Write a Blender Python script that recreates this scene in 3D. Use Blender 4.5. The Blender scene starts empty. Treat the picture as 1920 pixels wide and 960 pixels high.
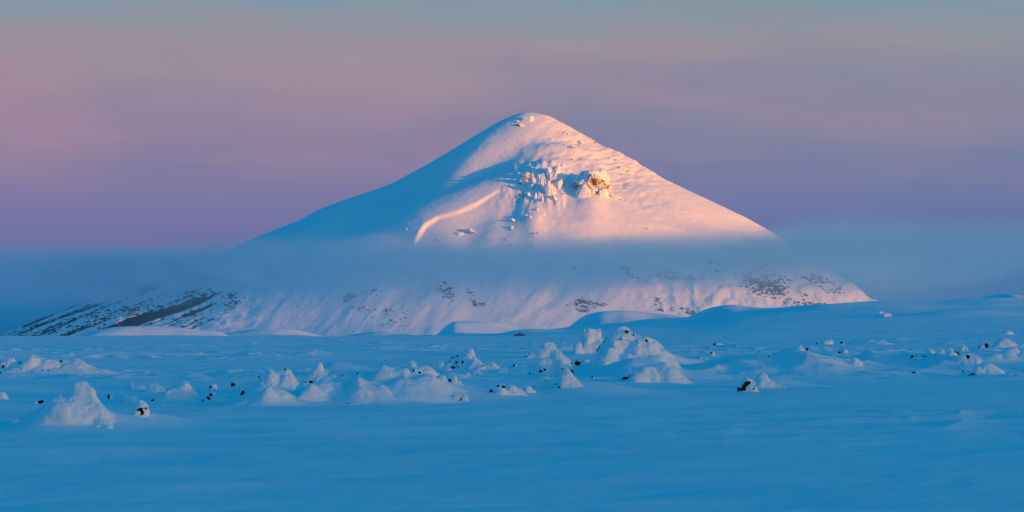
import bpy, bmesh, math, random
import numpy as np
from mathutils import Vector, Matrix
from mathutils.bvhtree import BVHTree

scene = bpy.context.scene
C = scene.collection

# ------------------------------------------------------------------ camera
CAMH, F, HY = 4.0, 4800.0, 596.0          # eye height (m), focal length in photo pixels, row of the true horizon
cam_d = bpy.data.cameras.new('camera')
cam = bpy.data.objects.new('camera', cam_d); C.objects.link(cam)
cam_d.sensor_width = 36; cam_d.lens = 90
cam_d.clip_start = 0.5; cam_d.clip_end = 60000
cam.location = (0, 0, CAMH)
PITCH = math.atan((HY - 480) / F)
cam.rotation_euler = (math.pi / 2 + PITCH, 0, 0)
scene.camera = cam

# ------------------------------------------------------------------ light
SUN_AZ = math.radians(60)                  # from the camera's back towards its right
SUN_EL = math.radians(3.4)
sdir = Vector((math.sin(SUN_AZ) * math.cos(SUN_EL), -math.cos(SUN_AZ) * math.cos(SUN_EL), math.sin(SUN_EL)))
sl = bpy.data.lights.new('sun', 'SUN'); sl.energy = 5.0; sl.angle = math.radians(0.5)
sl.color = (1.0, 0.245, 0.01)
so = bpy.data.objects.new('sun', sl); C.objects.link(so)
so.rotation_euler = sdir.to_track_quat('Z', 'Y').to_euler()
so.location = (0, 0, 400)

scene.view_settings.view_transform = 'Standard'
scene.view_settings.look = 'None'
scene.view_settings.gamma = 1.0
scene.view_settings.exposure = 0.42
scene.cycles.max_bounces = 6
scene.cycles.volume_bounces = 3
scene.cycles.volume_max_steps = 512

def lin(r, g, b):
    def f(c):
        c = c / 255.0
        return c / 12.92 if c <= 0.04045 else ((c + 0.055) / 1.055) ** 2.4
    return (f(r), f(g), f(b), 1.0)

def N(nt, t, **kw):
    n = nt.nodes.new(t)
    for k, v in kw.items():
        setattr(n, k, v)
    return n

def mathn(nt, op, a, b=None, c=None, clamp=False):
    n = nt.nodes.new('ShaderNodeMath'); n.operation = op; n.use_clamp = clamp
    for i, v in enumerate((a, b, c)):
        if v is None: continue
        if isinstance(v, (int, float)): n.inputs[i].default_value = v
        else: nt.links.new(v, n.inputs[i])
    return n.outputs[0]

def mapr(nt, v, a, b, c=0.0, d=1.0, smooth=True):
    n = nt.nodes.new('ShaderNodeMapRange')
    n.interpolation_type = 'SMOOTHSTEP' if smooth else 'LINEAR'
    nt.links.new(v, n.inputs[0])
    for i, q in enumerate((a, b, c, d)): n.inputs[1 + i].default_value = q
    return n.outputs[0]

def mixc(nt, fac, a, b, mode='MIX'):
    n = nt.nodes.new('ShaderNodeMix'); n.data_type = 'RGBA'; n.blend_type = mode
    for s, v in ((n.inputs[0], fac), (n.inputs[6], a), (n.inputs[7], b)):
        if isinstance(v, (int, float)): s.default_value = v
        elif isinstance(v, tuple): s.default_value = v
        else: nt.links.new(v, s)
    return n.outputs[2]

def ramp(nt, v, stops, interp='LINEAR'):
    n = nt.nodes.new('ShaderNodeValToRGB'); cr = n.color_ramp; cr.interpolation = interp
    while len(cr.elements) < len(stops): cr.elements.new(0.5)
    for e, (p, c) in zip(cr.elements, stops):
        e.position = p; e.color = c
    nt.links.new(v, n.inputs[0])
    return n.outputs[0]

EXPO = 2 ** scene.view_settings.exposure
def sk(r, g, b):
    c = lin(r, g, b); return (c[0] / EXPO, c[1] / EXPO, c[2] / EXPO, 1.0)

# ------------------------------------------------------------------ sky
world = bpy.data.worlds.new('World'); scene.world = world; world.use_nodes = True
nt = world.node_tree; nt.nodes.clear()
out = N(nt, 'ShaderNodeOutputWorld'); bg = N(nt, 'ShaderNodeBackground')
tc = N(nt, 'ShaderNodeTexCoord'); sep = N(nt, 'ShaderNodeSeparateXYZ')
nt.links.new(tc.outputs['Generated'], sep.inputs[0])
dx, dy, dz = sep.outputs
mp = N(nt, 'ShaderNodeMapping'); mp.inputs['Scale'].default_value = (13, 13, 62)
mp.inputs['Rotation'].default_value = (0, math.radians(2.0), 0)
nt.links.new(tc.outputs['Generated'], mp.inputs[0])
n1 = N(nt, 'ShaderNodeTexNoise'); n1.inputs['Scale'].default_value = 1.0; n1.inputs['Detail'].default_value = 4
n1.inputs['Roughness'].default_value = 0.5
nt.links.new(mp.outputs[0], n1.inputs['Vector'])
mp2 = N(nt, 'ShaderNodeMapping'); mp2.inputs['Scale'].default_value = (9, 9, 34); mp2.inputs['Location'].default_value = (3.1, 0, 5.2)
nt.links.new(tc.outputs['Generated'], mp2.inputs[0])
n2 = N(nt, 'ShaderNodeTexNoise'); n2.inputs['Scale'].default_value = 1.0; n2.inputs['Detail'].default_value = 3
nt.links.new(mp2.outputs[0], n2.inputs['Vector'])
# height on the sky, wavering with the thin cloud streaks; the fog line on the far horizon stands higher to the right
wob = mathn(nt, 'MULTIPLY', mathn(nt, 'SUBTRACT', n1.outputs[0], 0.5), 0.026)
wob2 = mathn(nt, 'MULTIPLY', mathn(nt, 'SUBTRACT', n2.outputs[0], 0.5), 0.022)
band = mapr(nt, dz, 0.034, 0.07)
z = mathn(nt, 'ADD', dz, mathn(nt, 'MULTIPLY', mathn(nt, 'ADD', wob, wob2), mathn(nt, 'ADD', band, 0.12)))
z = mathn(nt, 'SUBTRACT', z, mathn(nt, 'MULTIPLY', mathn(nt, 'MULTIPLY', dx, 0.032), mapr(nt, dz, 0.02, 0.05, 1.0, 0.4)))
zr = mathn(nt, 'MULTIPLY', z, 2.5)          # 0 .. 0.4 in the sine of elevation
P = lambda y: max(0.0, (HY - y) / F * 2.5)
skyc = ramp(nt, zr, [
    (0.0, sk(10, 104, 158)), (P(545), sk(28, 110, 162)), (P(495), sk(66, 120, 166)), (P(470), sk(84, 121, 166)),
    (P(446), sk(104, 116, 164)), (P(370), sk(121, 122, 163)), (P(290), sk(138, 130, 159)), (P(180), sk(150, 137, 157)),
    (P(90), sk(157, 145, 157)), (P(30), sk(140, 151, 162)), (P(-40), sk(114, 152, 170)),
    (0.345, sk(84, 142, 170)), (0.395, sk(0, 130, 180)), (0.62, sk(0, 128, 180)), (1.0, sk(0, 125, 179))])
# pinker towards the left, bluer towards the right
side = mapr(nt, dx, -0.2, 0.2)
tint = mixc(nt, side, (1.07, 0.95, 1.0, 1), (0.84, 1.0, 1.02, 1))
tintf = mapr(nt, dz, 0.02, 0.3, 1.0, 0.0)
skyc = mixc(nt, tintf, skyc, mixc(nt, 1.0, skyc, tint, 'MULTIPLY'))
low = mathn(nt, 'MULTIPLY', side, mapr(nt, dz, 0.036, 0.012))
skyc = mixc(nt, low, skyc, mixc(nt, 1.0, skyc, (0.25, 0.90, 0.97, 1), 'MULTIPLY'))
stre = mapr(nt, n1.outputs[0], 0.38, 0.62, -0.07, 0.07, False)
stre = mathn(nt, 'ADD', mathn(nt, 'MULTIPLY', stre, band), 1.0)
cmb = N(nt, 'ShaderNodeCombineColor'); nt.links.new(stre, cmb.inputs[0]); cmb.inputs[1].default_value = 1.0; cmb.inputs[2].default_value = 1.0
skyc = mixc(nt, 1.0, skyc, cmb.outputs[0], 'MULTIPLY')
# sun-side Sky Texture glow, widened and strengthened behind the camera to brighten the boulders
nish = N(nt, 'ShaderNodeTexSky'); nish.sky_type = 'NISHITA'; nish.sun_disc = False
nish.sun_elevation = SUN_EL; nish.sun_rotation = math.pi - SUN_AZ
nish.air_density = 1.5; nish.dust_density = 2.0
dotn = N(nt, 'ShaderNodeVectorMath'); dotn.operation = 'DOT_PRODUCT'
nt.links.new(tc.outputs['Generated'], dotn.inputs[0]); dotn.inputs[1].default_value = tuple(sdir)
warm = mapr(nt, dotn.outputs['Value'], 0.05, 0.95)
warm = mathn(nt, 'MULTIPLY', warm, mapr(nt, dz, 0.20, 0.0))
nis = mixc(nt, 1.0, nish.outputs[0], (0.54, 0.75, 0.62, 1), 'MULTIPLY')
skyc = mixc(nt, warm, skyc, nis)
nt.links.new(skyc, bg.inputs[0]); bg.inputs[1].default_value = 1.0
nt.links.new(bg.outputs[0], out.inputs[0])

# ------------------------------------------------------------------ helpers
def tag(o, label=None, cat=None, group=None, kind=None):
    if label: o['label'] = label
    if cat: o['category'] = cat
    if group: o['group'] = group
    if kind: o['kind'] = kind
    return o

def at(px, py, Y):
    """a point at distance Y whose place in the photograph is px, py"""
    t = math.tan(PITCH + math.atan((480 - py) / F))
    return Vector(((px - 960) / F * Y, Y, CAMH + t * Y))

def ground_dist(py):
    return CAMH * F / max(py - HY, 1)

_perm = np.random.RandomState(7).permutation(4096)
def _h(ix, iy, iz=0):
    return _perm[(_perm[(_perm[ix & 4095] + iy) & 4095] + iz) & 4095] / 4095.0
def vnoise(x, y):
    ix = np.floor(x).astype(np.int64); iy = np.floor(y).astype(np.int64)
    fx = x - ix; fy = y - iy
    fx = fx * fx * fx * (fx * (fx * 6 - 15) + 10); fy = fy * fy * fy * (fy * (fy * 6 - 15) + 10)
    a = _h(ix, iy); b = _h(ix + 1, iy); c = _h(ix, iy + 1); d = _h(ix + 1, iy + 1)
    return (a * (1 - fx) + b * fx) * (1 - fy) + (c * (1 - fx) + d * fx) * fy
def fbm(x, y, o=4, gain=0.5):
    s = 0; a = 1; t = 0
    for i in range(o):
        s = s + a * (vnoise(x + 17.3 * i, y - 9.1 * i) * 2 - 1); t += a
        x = x * 2.03; y = y * 2.03; a *= gain
    return s / t
def vnoise3(p):
    ip = np.floor(p).astype(np.int64); f = p - ip; f = f * f * (3 - 2 * f)
    r = 0
    for i in (0, 1):
        for j in (0, 1):
            for k in (0, 1):
                w = (f[:, 0] if i else 1 - f[:, 0]) * (f[:, 1] if j else 1 - f[:, 1]) * (f[:, 2] if k else 1 - f[:, 2])
                r = r + w * _h(ip[:, 0] + i, ip[:, 1] + j, ip[:, 2] + k)
    return r * 2 - 1
def fbm3(p, o=3):
    s = 0; a = 1; t = 0
    for i in range(o):
        s = s + a * vnoise3(p + 13.7 * i); t += a; p = p * 2.05; a *= 0.5
    return s / t
def sst(a, b, x):
    t = np.clip((x - a) / (b - a), 0, 1); return t * t * (3 - 2 * t)

def grid_mesh(name, X, Y, Z, mat, wrap=False):
    r, c = X.shape
    co = np.stack([X, Y, Z], -1).reshape(-1, 3).astype(np.float32)
    i = np.arange(r - 1)[:, None]; j = np.arange(c if wrap else c - 1)[None, :]; j2 = (j + 1) % c
    q = np.stack([i * c + j, i * c + j2, (i + 1) * c + j2, (i + 1) * c + j], -1).reshape(-1, 4).astype(np.int32)
    me = bpy.data.meshes.new(name)
    me.vertices.add(len(co)); me.vertices.foreach_set('co', co.ravel())
    me.loops.add(q.size); me.loops.foreach_set('vertex_index', q.ravel())
    me.polygons.add(len(q)); me.polygons.foreach_set('loop_start', np.arange(0, q.size, 4, dtype=np.int32))
    me.polygons.foreach_set('loop_total', np.full(len(q), 4, np.int32))
    me.polygons.foreach_set('use_smooth', np.ones(len(q), bool))
    me.update(calc_edges=True); me.validate()
    me.materials.append(mat)
    o = bpy.data.objects.new(name, me); C.objects.link(o)
    return o

# ------------------------------------------------------------------ materials
def bump(nt, vec, scale, dist, strength=1.0, detail=4, prev=None, sc=(1, 1, 1)):
    m = N(nt, 'ShaderNodeMapping'); m.inputs['Scale'].default_value = sc; nt.links.new(vec, m.inputs[0])
    n = N(nt, 'ShaderNodeTexNoise'); n.inputs['Scale'].default_value = scale; n.inputs['Detail'].default_value = detail
    nt.links.new(m.outputs[0], n.inputs['Vector'])
    b = N(nt, 'ShaderNodeBump'); b.inputs['Distance'].default_value = dist; b.inputs['Strength'].default_value = strength
    nt.links.new(n.outputs[0], b.inputs['Height'])
    if prev is not None: nt.links.new(prev, b.inputs['Normal'])
    return b.outputs[0]

SNOW = (0.70, 0.88, 0.94, 1)
SNOW2 = (0.60, 0.83, 0.91, 1)
def principled(m):
    m.use_nodes = True; nt = m.node_tree; nt.nodes.clear()
    o = N(nt, 'ShaderNodeOutputMaterial'); p = N(nt, 'ShaderNodeBsdfPrincipled'); nt.links.new(p.outputs[0], o.inputs[0])
    g = N(nt, 'ShaderNodeNewGeometry')
    return nt, p, g

def snow_mat(name, s1, d1, s2, d2, aniso=(1, 1, 1), SNOW=SNOW, SNOW2=SNOW2):
    m = bpy.data.materials.new(name); nt, p, g = principled(m)
    n = N(nt, 'ShaderNodeTexNoise'); n.inputs['Scale'].default_value = s1 * 0.35; n.inputs['Detail'].default_value = 5
    mm = N(nt, 'ShaderNodeMapping'); mm.inputs['Scale'].default_value = aniso; nt.links.new(g.outputs['Position'], mm.inputs[0])
    nt.links.new(mm.outputs[0], n.inputs['Vector'])
    nt.links.new(mixc(nt, mapr(nt, n.outputs[0], 0.35, 0.65), SNOW2, SNOW), p.inputs['Base Color'])
    p.inputs['Roughness'].default_value = 0.75; p.inputs['Specular IOR Level'].default_value = 0.15
    b = bump(nt, g.outputs['Position'], s1, d1, sc=aniso)
    b = bump(nt, g.outputs['Position'], s2, d2, prev=b)
    nt.links.new(b, p.inputs['Normal'])
    return m
M_ground = snow_mat('wind_packed_snow', 0.22, 0.32, 2.2, 0.03, (0.7, 0.9, 1.0), (0.63, 0.88, 0.95, 1), (0.50, 0.82, 0.92, 1))
M_cap = snow_mat('soft_snow', 1.2, 0.10, 7.0, 0.012)

def mountain_mat():
    m = bpy.data.materials.new('mountain_snow_and_scree'); nt, p, g = principled(m)
    at_ = N(nt, 'ShaderNodeAttribute'); at_.attribute_name = 'bare'
    n = N(nt, 'ShaderNodeTexNoise'); n.inputs['Scale'].default_value = 0.16; n.inputs['Detail'].default_value = 6; n.inputs['Roughness'].default_value = 0.65
    nt.links.new(g.outputs['Position'], n.inputs['Vector'])
    v = mathn(nt, 'ADD', at_.outputs['Fac'], mathn(nt, 'MULTIPLY', mathn(nt, 'SUBTRACT', n.outputs[0], 0.5), 1.5))
    f = mapr(nt, v, 0.49, 0.60)
    n3 = N(nt, 'ShaderNodeTexNoise'); n3.inputs['Scale'].default_value = 0.5; n3.inputs['Detail'].default_value = 4
    nt.links.new(g.outputs['Position'], n3.inputs['Vector'])
    rock = mixc(nt, n3.outputs[0], (0.012, 0.013, 0.017, 1), (0.10, 0.09, 0.085, 1))
    nt.links.new(mixc(nt, f, SNOW, rock), p.inputs['Base Color'])
    p.inputs['Roughness'].default_value = 0.8; p.inputs['Specular IOR Level'].default_value = 0.1
    b = bump(nt, g.outputs['Position'], 0.05, 0.5)
    b = bump(nt, g.outputs['Position'], 0.25, 0.35, prev=b)
    nt.links.new(b, p.inputs['Normal'])
    return m
M_mount = mountain_mat()

def outcrop_mat(name, rockc, rock2, scale, lo, hi):
    m = bpy.data.materials.new(name); nt, p, g = principled(m)
    s = N(nt, 'ShaderNodeSeparateXYZ'); nt.links.new(g.outputs['Normal'], s.inputs[0])
    n = N(nt, 'ShaderNodeTexNoise'); n.inputs['Scale'].default_value = scale; n.inputs['Detail'].default_value = 5; n.inputs['Roughness'].default_value = 0.7
    mm = N(nt, 'ShaderNodeMapping'); mm.inputs['Scale'].default_value = (1, 1, 1.7); nt.links.new(g.outputs['Position'], mm.inputs[0])
    nt.links.new(mm.outputs[0], n.inputs['Vector'])
    v = mathn(nt, 'ADD', s.outputs[2], mathn(nt, 'MULTIPLY', mathn(nt, 'SUBTRACT', n.outputs[0], 0.5), 2.2))
    f = mapr(nt, v, lo, hi)
    rock = mixc(nt, mapr(nt, n.outputs[0], 0.3, 0.7), rockc, rock2)
    nt.links.new(mixc(nt, f, rock, SNOW), p.inputs['Base Color'])
    p.inputs['Roughness'].default_value = 0.85; p.inputs['Specular IOR Level'].default_value = 0.1
    nt.links.new(bump(nt, g.outputs['Position'], scale * 1.5, 0.25 / scale), p.inputs['Normal'])
    return m
M_out = outcrop_mat('plastered_crag', (0.10, 0.06, 0.035, 1), (0.36, 0.25, 0.14, 1), 0.34, -0.34, -0.10)
M_scree = outcrop_mat('scree_rock', (0.012, 0.013, 0.018, 1), (0.07, 0.065, 0.065, 1), 0.5, 0.85, 1.2)
M_lava = outcrop_mat('dark_lava', (0.006, 0.006, 0.008, 1), (0.025, 0.024, 0.026, 1), 4.0, 1.45, 1.7)

# ------------------------------------------------------------------ ground
SA, SB = math.sin(SUN_AZ), -math.cos(SUN_AZ)
# low hills and banks of the middle distance: px, crest py, distance, half width px left / right, depth (m), crest rise (m)
BUMPS = []
def bank(px, py, Y, wl, wr, depth, foot):
    p = at(px, py, Y); BUMPS.append((p.x, Y, wl / F * Y, wr / F * Y, depth, p.z - foot, 0.0))
BASE_X = np.array([0, 300, 500, 700, 900, 1300, 2200, 3500, 6000, 25000.])
BASE_Z = np.array([0, 0.0, -0.15, -1.3, -3.0, -6.2, -16, -27, -46, -200.])

CPX = np.linspace(0, 6000, 1200)
CPZ = np.interp(CPX, [900, 1030, 1150, 1290, 1380, 1500, 1640, 1760, 1870, 1935, 2200, 3000, 6000],
                [-5.5, -3.2, -0.8, 1.2, 4.6, 6.6, 8.3, 8.6, 9.8, 9.3, 9.5, 6.0, 3.0])
_k = np.exp(-np.linspace(-2, 2, 25) ** 2); CPZ = np.convolve(np.pad(CPZ, 12, 'edge'), _k / _k.sum(), 'valid')
def ground_z(X, Y):
    R = np.hypot(X, Y); ang = np.arctan2(X, np.maximum(Y, 1e-3) * 1.0)
    ang = np.where(Y < 0, np.sign(X) * 2.0, ang)
    z = np.interp(R, BASE_X, BASE_Z)
    # the plain climbs to the right of the mountain
    px = 960 + np.clip(np.tan(np.clip(ang, -1.2, 1.2)) * F, -4000, 6000)
    crest = np.interp(px, CPX, CPZ)
    crest = np.where(Y < 0, 3.0, crest)
    z = z + np.maximum(crest + 5.5, 0) * sst(380, 1050, R) * (1 - 0.75 * sst(1150, 2400, R)) * 0.98
    z = z + 0.55 * sst(900, 1700, px) * sst(150, 420, R) * (Y > 0)
    # wind drifts
    lod = 1 / (1 + (R / 900.0) ** 2)
    w = fbm(X * 0.011 + 3, Y * 0.02, 3); z = z + 0.42 * w * sst(30, 200, R) * (0.4 + lod)
    w = fbm(X * 0.05 + 0.02 * Y, Y * 0.10 + 9, 4); z = z + 0.22 * w * lod
    w = fbm(X * 0.16 + 5, Y * 0.42, 4, 0.55)
    z = z + 0.11 * np.maximum(w, -0.2) * lod * (R < 2500)
    belt = sst(75, 110, R) * (1 - sst(300, 520, R)) * (Y > 0) * sst(-0.25, 0.25, fbm(X * 0.03 + 8, Y * 0.022, 2) + 0.05)
    w = fbm(X * 0.30 + 0.1 * Y, Y * 0.22 + 40, 4, 0.5); z = z + belt * 0.75 * np.maximum(w - 0.14, 0) ** 1.2
    w = 1 - np.abs(fbm(X * 0.13 - 0.08 * Y + 3, Y * 0.12 + 1, 3)) * 2.4; z = z + belt * 0.22 * np.maximum(w, 0) ** 2
    z = z + sst(1300, 1700, px) * sst(300, 500, R) * (R < 1400) * 0.5 * np.maximum(fbm(X * 0.03, Y * 0.05 + 6, 4), 0)
    rg = 1 - np.abs(fbm(X * 0.09 - 7 + 0.03 * Y, Y * 0.25 + 2, 3)); z = z + 0.12 * (rg ** 3 - 0.5) * sst(0.0, 0.3, fbm(X * 0.02, Y * 0.03 + 4, 2)) * lod
    w = fbm(X * 0.006 + 30, Y * 0.010 + 11, 3); z = z + 2.0 * w * sst(500, 1000, R) * (1 - sst(2600, 4000, R))
    for (bx, by, wl, wr, dp, h, sk_) in BUMPS:
        u = X - bx; u = np.where(u < 0, u / wl, u / wr); v = (Y - by) / dp
        d = np.sqrt(u * u + v * v); m = d < 1.6
        if not m.any(): continue
        wv = 0.40 * fbm(X / (0.6 * (wl + wr)) + bx, Y / dp * 0.7 + 3, 3) if h > 0.9 else 0
        z = z + h * np.maximum(np.exp(-((d + wv * d) ** (2.0 if dp < 30 else 3.0)) * 2.2) - 0.0035, 0) * m
    # the unseen ridge added for shade, far behind the camera, towards the sun
    return z

bank(265, 609, 1180, 150, 150, 40, -5.2)
bank(500, 617, 1500, 110, 110, 60, -7.6)
bank(860, 604, 1500, 55, 190, 60, -8.0)
bank(1130, 592, 1350, 85, 190, 70, -4.5)
bank(720, 619, 1200, 110, 70, 40, -5.2)
bank(985, 619, 700, 90, 120, 25, -0.7)
bank(1230, 606, 800, 100, 160, 30, 0.3)
bank(1345, 588, 1000, 70, 90, 50, 2.4)
bank(1520, 592, 800, 150, 200, 40, 3.2)
bank(1660, 592, 760, 200, 160, 30, 4.0)
bank(1800, 600, 620, 160, 160, 25, 2.0)
bank(1878, 566, 1080, 30, 60, 60, 8.6)
# foreground drifts: long low swells on which the boulders stand
def drift(px, crest_py, base_py, wl, wr, depth, Y=None):
    Y = Y or ground_dist(base_py); h = (base_py - crest_py) / F * Y
    BUMPS.append(((px - 960) / F * Y, Y + depth * 0.2, wl / F * Y, wr / F * Y, depth, h, 0.0))
drift(1400, 674, 700, 170, 120, 9)
drift(1500, 671, 702, 90, 320, 9)
drift(1190, 682, 715, 110, 160, 8)
drift(1080, 716, 745, 150, 200, 7)
drift(1215, 650, 690, 100, 120, 8)
drift(720, 705, 752, 170, 190, 6)
drift(620, 722, 752, 90, 120, 5)
drift(510, 735, 758, 90, 110, 5)
drift(150, 765, 800, 150, 160, 4)
drift(265, 772, 790, 70, 110, 4)
drift(80, 780, 800, 90, 80, 4)
drift(860, 730, 752, 130, 160, 6)
drift(1445, 712, 730, 60, 110, 4)
drift(1840, 665, 692, 160, 150, 9)
drift(1640, 660, 690, 90, 190, 9)
drift(90, 680, 698, 110, 120, 6)
for q in [(600, 720, 750, 60, 90, 4), (760, 714, 748, 90, 110, 5), (520, 716, 735, 70, 80, 5), (420, 742, 755, 60, 80, 4), (330, 742, 755, 60, 80, 4)]:
    drift(*q)

angs = np.concatenate([np.linspace(-180, -30, 31)[:-1], np.linspace(-30, -12.5, 19)[:-1],
                       np.linspace(-12.5, 12.5, 741), np.linspace(12.5, 30, 19)[1:], np.linspace(30, 180, 31)[1:-1]])
ang = np.radians(angs)
rr = [0.01, 5, 15, 25, 35, 42]
r = 46.0
while r < 26000:
    rr.append(r)
    if r < 90: r += 0.5
    elif r < 320: r += 0.45
    elif r < 700: r += 0.0032 * r
    elif r < 1800: r += 6.0
    else: r *= 1.05
rr = np.array(rr)
A, R = np.meshgrid(ang, rr)
GX, GY = np.sin(A) * R, np.cos(A) * R
ground = grid_mesh('snowfield', GX, GY, ground_z(GX, GY), M_ground, wrap=True)
tag(ground, kind='structure')

def gz(x, y):
    return float(ground_z(np.array([float(x)]), np.array([float(y)]))[0])

# unseen ridge added behind the camera, its crest hiding most sun from the boulders
RD = 8000.0
RIDGE_H = RD * math.tan(SUN_EL + math.radians(0.205))
t = np.linspace(-7000, 7000, 141); s = np.concatenate([np.linspace(-1700, 0, 26), np.linspace(0, 1700, 12)[1:]])
T, S = np.meshgrid(t, s)
prof = np.clip(1 - np.abs(S) / 1700.0, 0, 1)
Hh = (RIDGE_H + 30) * prof ** 1.15 + 60 * fbm(T * 0.002, S * 0.003 + 5, 4) * sst(0, 0.3, prof) * (1 - sst(0.9, 1.0, prof)) - 30
Hh = Hh * (1 - 0.25 * sst(4500, 7000, np.abs(T)))
RX = SA * (RD + S) - SB * T; RY = SB * (RD + S) + SA * T
ridge = grid_mesh('shade_hill', RX, RY, Hh, M_ground)
tag(ridge, kind='structure')

# ------------------------------------------------------------------ mountain
MY, MX = 3000.0, 22.0
K = MY / F
LP = [(995, 211), (975, 213), (950, 223), (930, 233), (860, 275), (800, 310), (740, 342), (700, 358), (640, 378), (600, 394), (560, 415), (470, 452), (400, 487),
      (300, 522), (210, 553), (100, 592), (0, 632), (-60, 650), (-200, 690)]
RP = [(995, 211), (1010, 212), (1030, 217), (1060, 232), (1095, 252), (1125, 272), (1160, 290), (1240, 335), (1320, 372), (1400, 412), (1450, 440),
      (1520, 490), (1600, 545), (1660, 590), (1720, 630), (1800, 690)]
lr = np.array([(995 - a) * K for a, b in LP]); lz = np.array([CAMH + (HY - b) * K for a, b in LP])
rr_ = np.array([(a - 995) * K for a, b in RP]); rz = np.array([CAMH + (HY - b) * K for a, b in RP])

def blob(U, V, px, py, w, h, rot=0.0):
    c, s = math.cos(math.radians(rot)), math.sin(math.radians(rot))
    a = (U - px) * c + (V - py) * s; b = -(U - px) * s + (V - py) * c
    return np.exp(-(a / w) ** 2 - (b / h) ** 2)

def seg_line(U, V, pts):
    """signed distance (px) to a polyline and position along it"""
    best = np.full(U.shape, 1e9); sg = np.zeros(U.shape); tt = np.zeros(U.shape)
    n = len(pts) - 1
    for i in range(n):
        (x0, y0), (x1, y1) = pts[i], pts[i + 1]
        ex, ey = x1 - x0, y1 - y0; L = math.hypot(ex, ey)
        q = np.clip(((U - x0) * ex + (V - y0) * ey) / (L * L), 0, 1)
        d = np.hypot(U - x0 - q * ex, V - y0 - q * ey)
        cr = ((U - x0) * ey - (V - y0) * ex) / L
        m = d < best
        best = np.where(m, d, best); sg = np.where(m, np.sign(cr), sg); tt = np.where(m, (i + q) / n, tt)
    return best * sg, tt

def mount_base(X, Y):
    dx = X - MX; dy = Y - MY
    r = np.hypot(dx, dy * np.where(dy < 0, 1.02, 0.9)) + 1e-6
    t = 0.5 + 0.5 * np.sign(dx) * np.abs(dx / r) ** 0.9
    zl = np.interp(r, lr, lz); zr = np.interp(r, rr_, rz)
    zf = 0.5 * zl + 0.5 * zr
    cs = dx / r
    wl = np.clip(-cs, 0, 1) ** 1.3; wr = np.clip(cs, 0, 1) ** 1.3
    return zl * wl + zr * wr + zf * (1 - wl - wr)

# edge bank: the bright wind-lip on the lower left of the lit face
LIP = [(770, 468), (780, 450), (796, 424), (820, 408), (856, 396), (892, 380), (930, 358), (958, 352)]
def mount_z(X, Y):
    z0 = mount_base(X, Y)
    U = 960 + X / Y * F; V = HY - (z0 - CAMH) / Y * F
    front = sst(3040, 2960, Y) if False else 1 - sst(2960, 3040, Y)
    z = z0.copy()
    d = np.zeros_like(z)
    # upper rib running down to the left of the summit, the hollow below it, the shoulder under that
    d -= 13 * blob(U, V, 715, 362, 120, 42, -28) * (1 - sst(2890, 2985, Y))
    d += 3.0 * blob(U, V, 905, 262, 75, 20, -38)
    d -= 7 * blob(U, V, 920, 303, 95, 20, -27)
    d += 8 * blob(U, V, 1010, 325, 60, 22, -10)
    d += 5 * blob(U, V, 1060, 282, 45, 9, 10)
    d -= 5 * blob(U, V, 900, 405, 60, 30, -20)
    d -= 1.8 * blob(U, V, 960, 385, 18, 70, 20)
    d += 4 * blob(U, V, 1000, 420, 20, 40, 0)
    d -= 0.5 * blob(U, V, 1077, 352, 8, 24, 8)
    d += 3 * blob(U, V, 1110, 400, 30, 30)
    d -= 3.5 * blob(U, V, 1230, 400, 130, 9, 26)
    d += 3 * blob(U, V, 1250, 375, 130, 12, 28)
    d += 3 * blob(U, V, 1330, 440, 90, 10, 12)
    d += 4 * blob(U, V, 1180, 300, 60, 8, 30)
    d -= 3 * blob(U, V, 880, 445, 30, 20, 0)
    d += 4.5 * blob(U, V, 1108, 352, 34, 40) + 4.0 * blob(U, V, 1034, 352, 24, 36) + 3 * blob(U, V, 985, 340, 20, 16)
    d += 3.0 * blob(U, V, 1010, 350, 60, 45) * fbm(U * 0.11, V * 0.05, 3)
    sd, tt = seg_line(U, V, LIP)
    amp = 3.6 * sst(0.0, 0.22, tt) * (1 - sst(0.6, 1.0, tt))
    sd = -sd
    up = np.where(sd < 0, np.exp(-np.abs(sd) / 45.0), 0)
    amp = amp * (0.9 + 0.25 * np.sin(tt * 9))
    d += amp * np.where(sd < 0, up, np.maximum(0, 1 - sd / (4.4 - 1.4 * tt)))
    # ribs and gullies of the foot
    foot = sst(470, 530, V)
    a = U * 0.80 + V * 0.55
    d += foot * 3.2 * (1 - np.abs(fbm(a * 0.012 + 3, V * 0.004, 3)) * 2) * sst(560, 700, U)
    d += foot * 1.7 * fbm(a * 0.035, V * 0.015, 4)
    d += sst(1100, 1300, U) * foot * 2.4 * (1 - np.abs(fbm(U * 0.03 - V * 0.01, V * 0.03, 4)) * 2)
    d += (1 - sst(420, 560, U)) * foot * 2.5 * (1 - np.abs(fbm(U * 0.012 + V * 0.03 + 2, V * 0.05 - U * 0.004, 4)) * 2)
    z = z + d * front
    z = z + 0.8 * fbm(X * 0.012, z0 * 0.03 + Y * 0.01, 4) + 0.45 * fbm(X * 0.06, Y * 0.06, 4, 0.6) * sst(-150, 60, X)
    # terraces on the right of the upper cone
    ter = blob(U, V, 1130, 300, 130, 60, 30)
    z = z + ter * 2.3 * fbm(U * 0.05, V * 0.16, 3) * front
    return z, U, V

xs = np.linspace(-760, 640, 950)
ys = np.concatenate([np.linspace(2320, 2560, 90)[:-1], np.linspace(2560, 3030, 270)[:-1], np.linspace(3030, 3700, 60)])
XX, YY = np.meshgrid(xs, ys)
ZZ, UU, VV = mount_z(XX, YY)
VV = HY - (ZZ - CAMH) / YY * F
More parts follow.
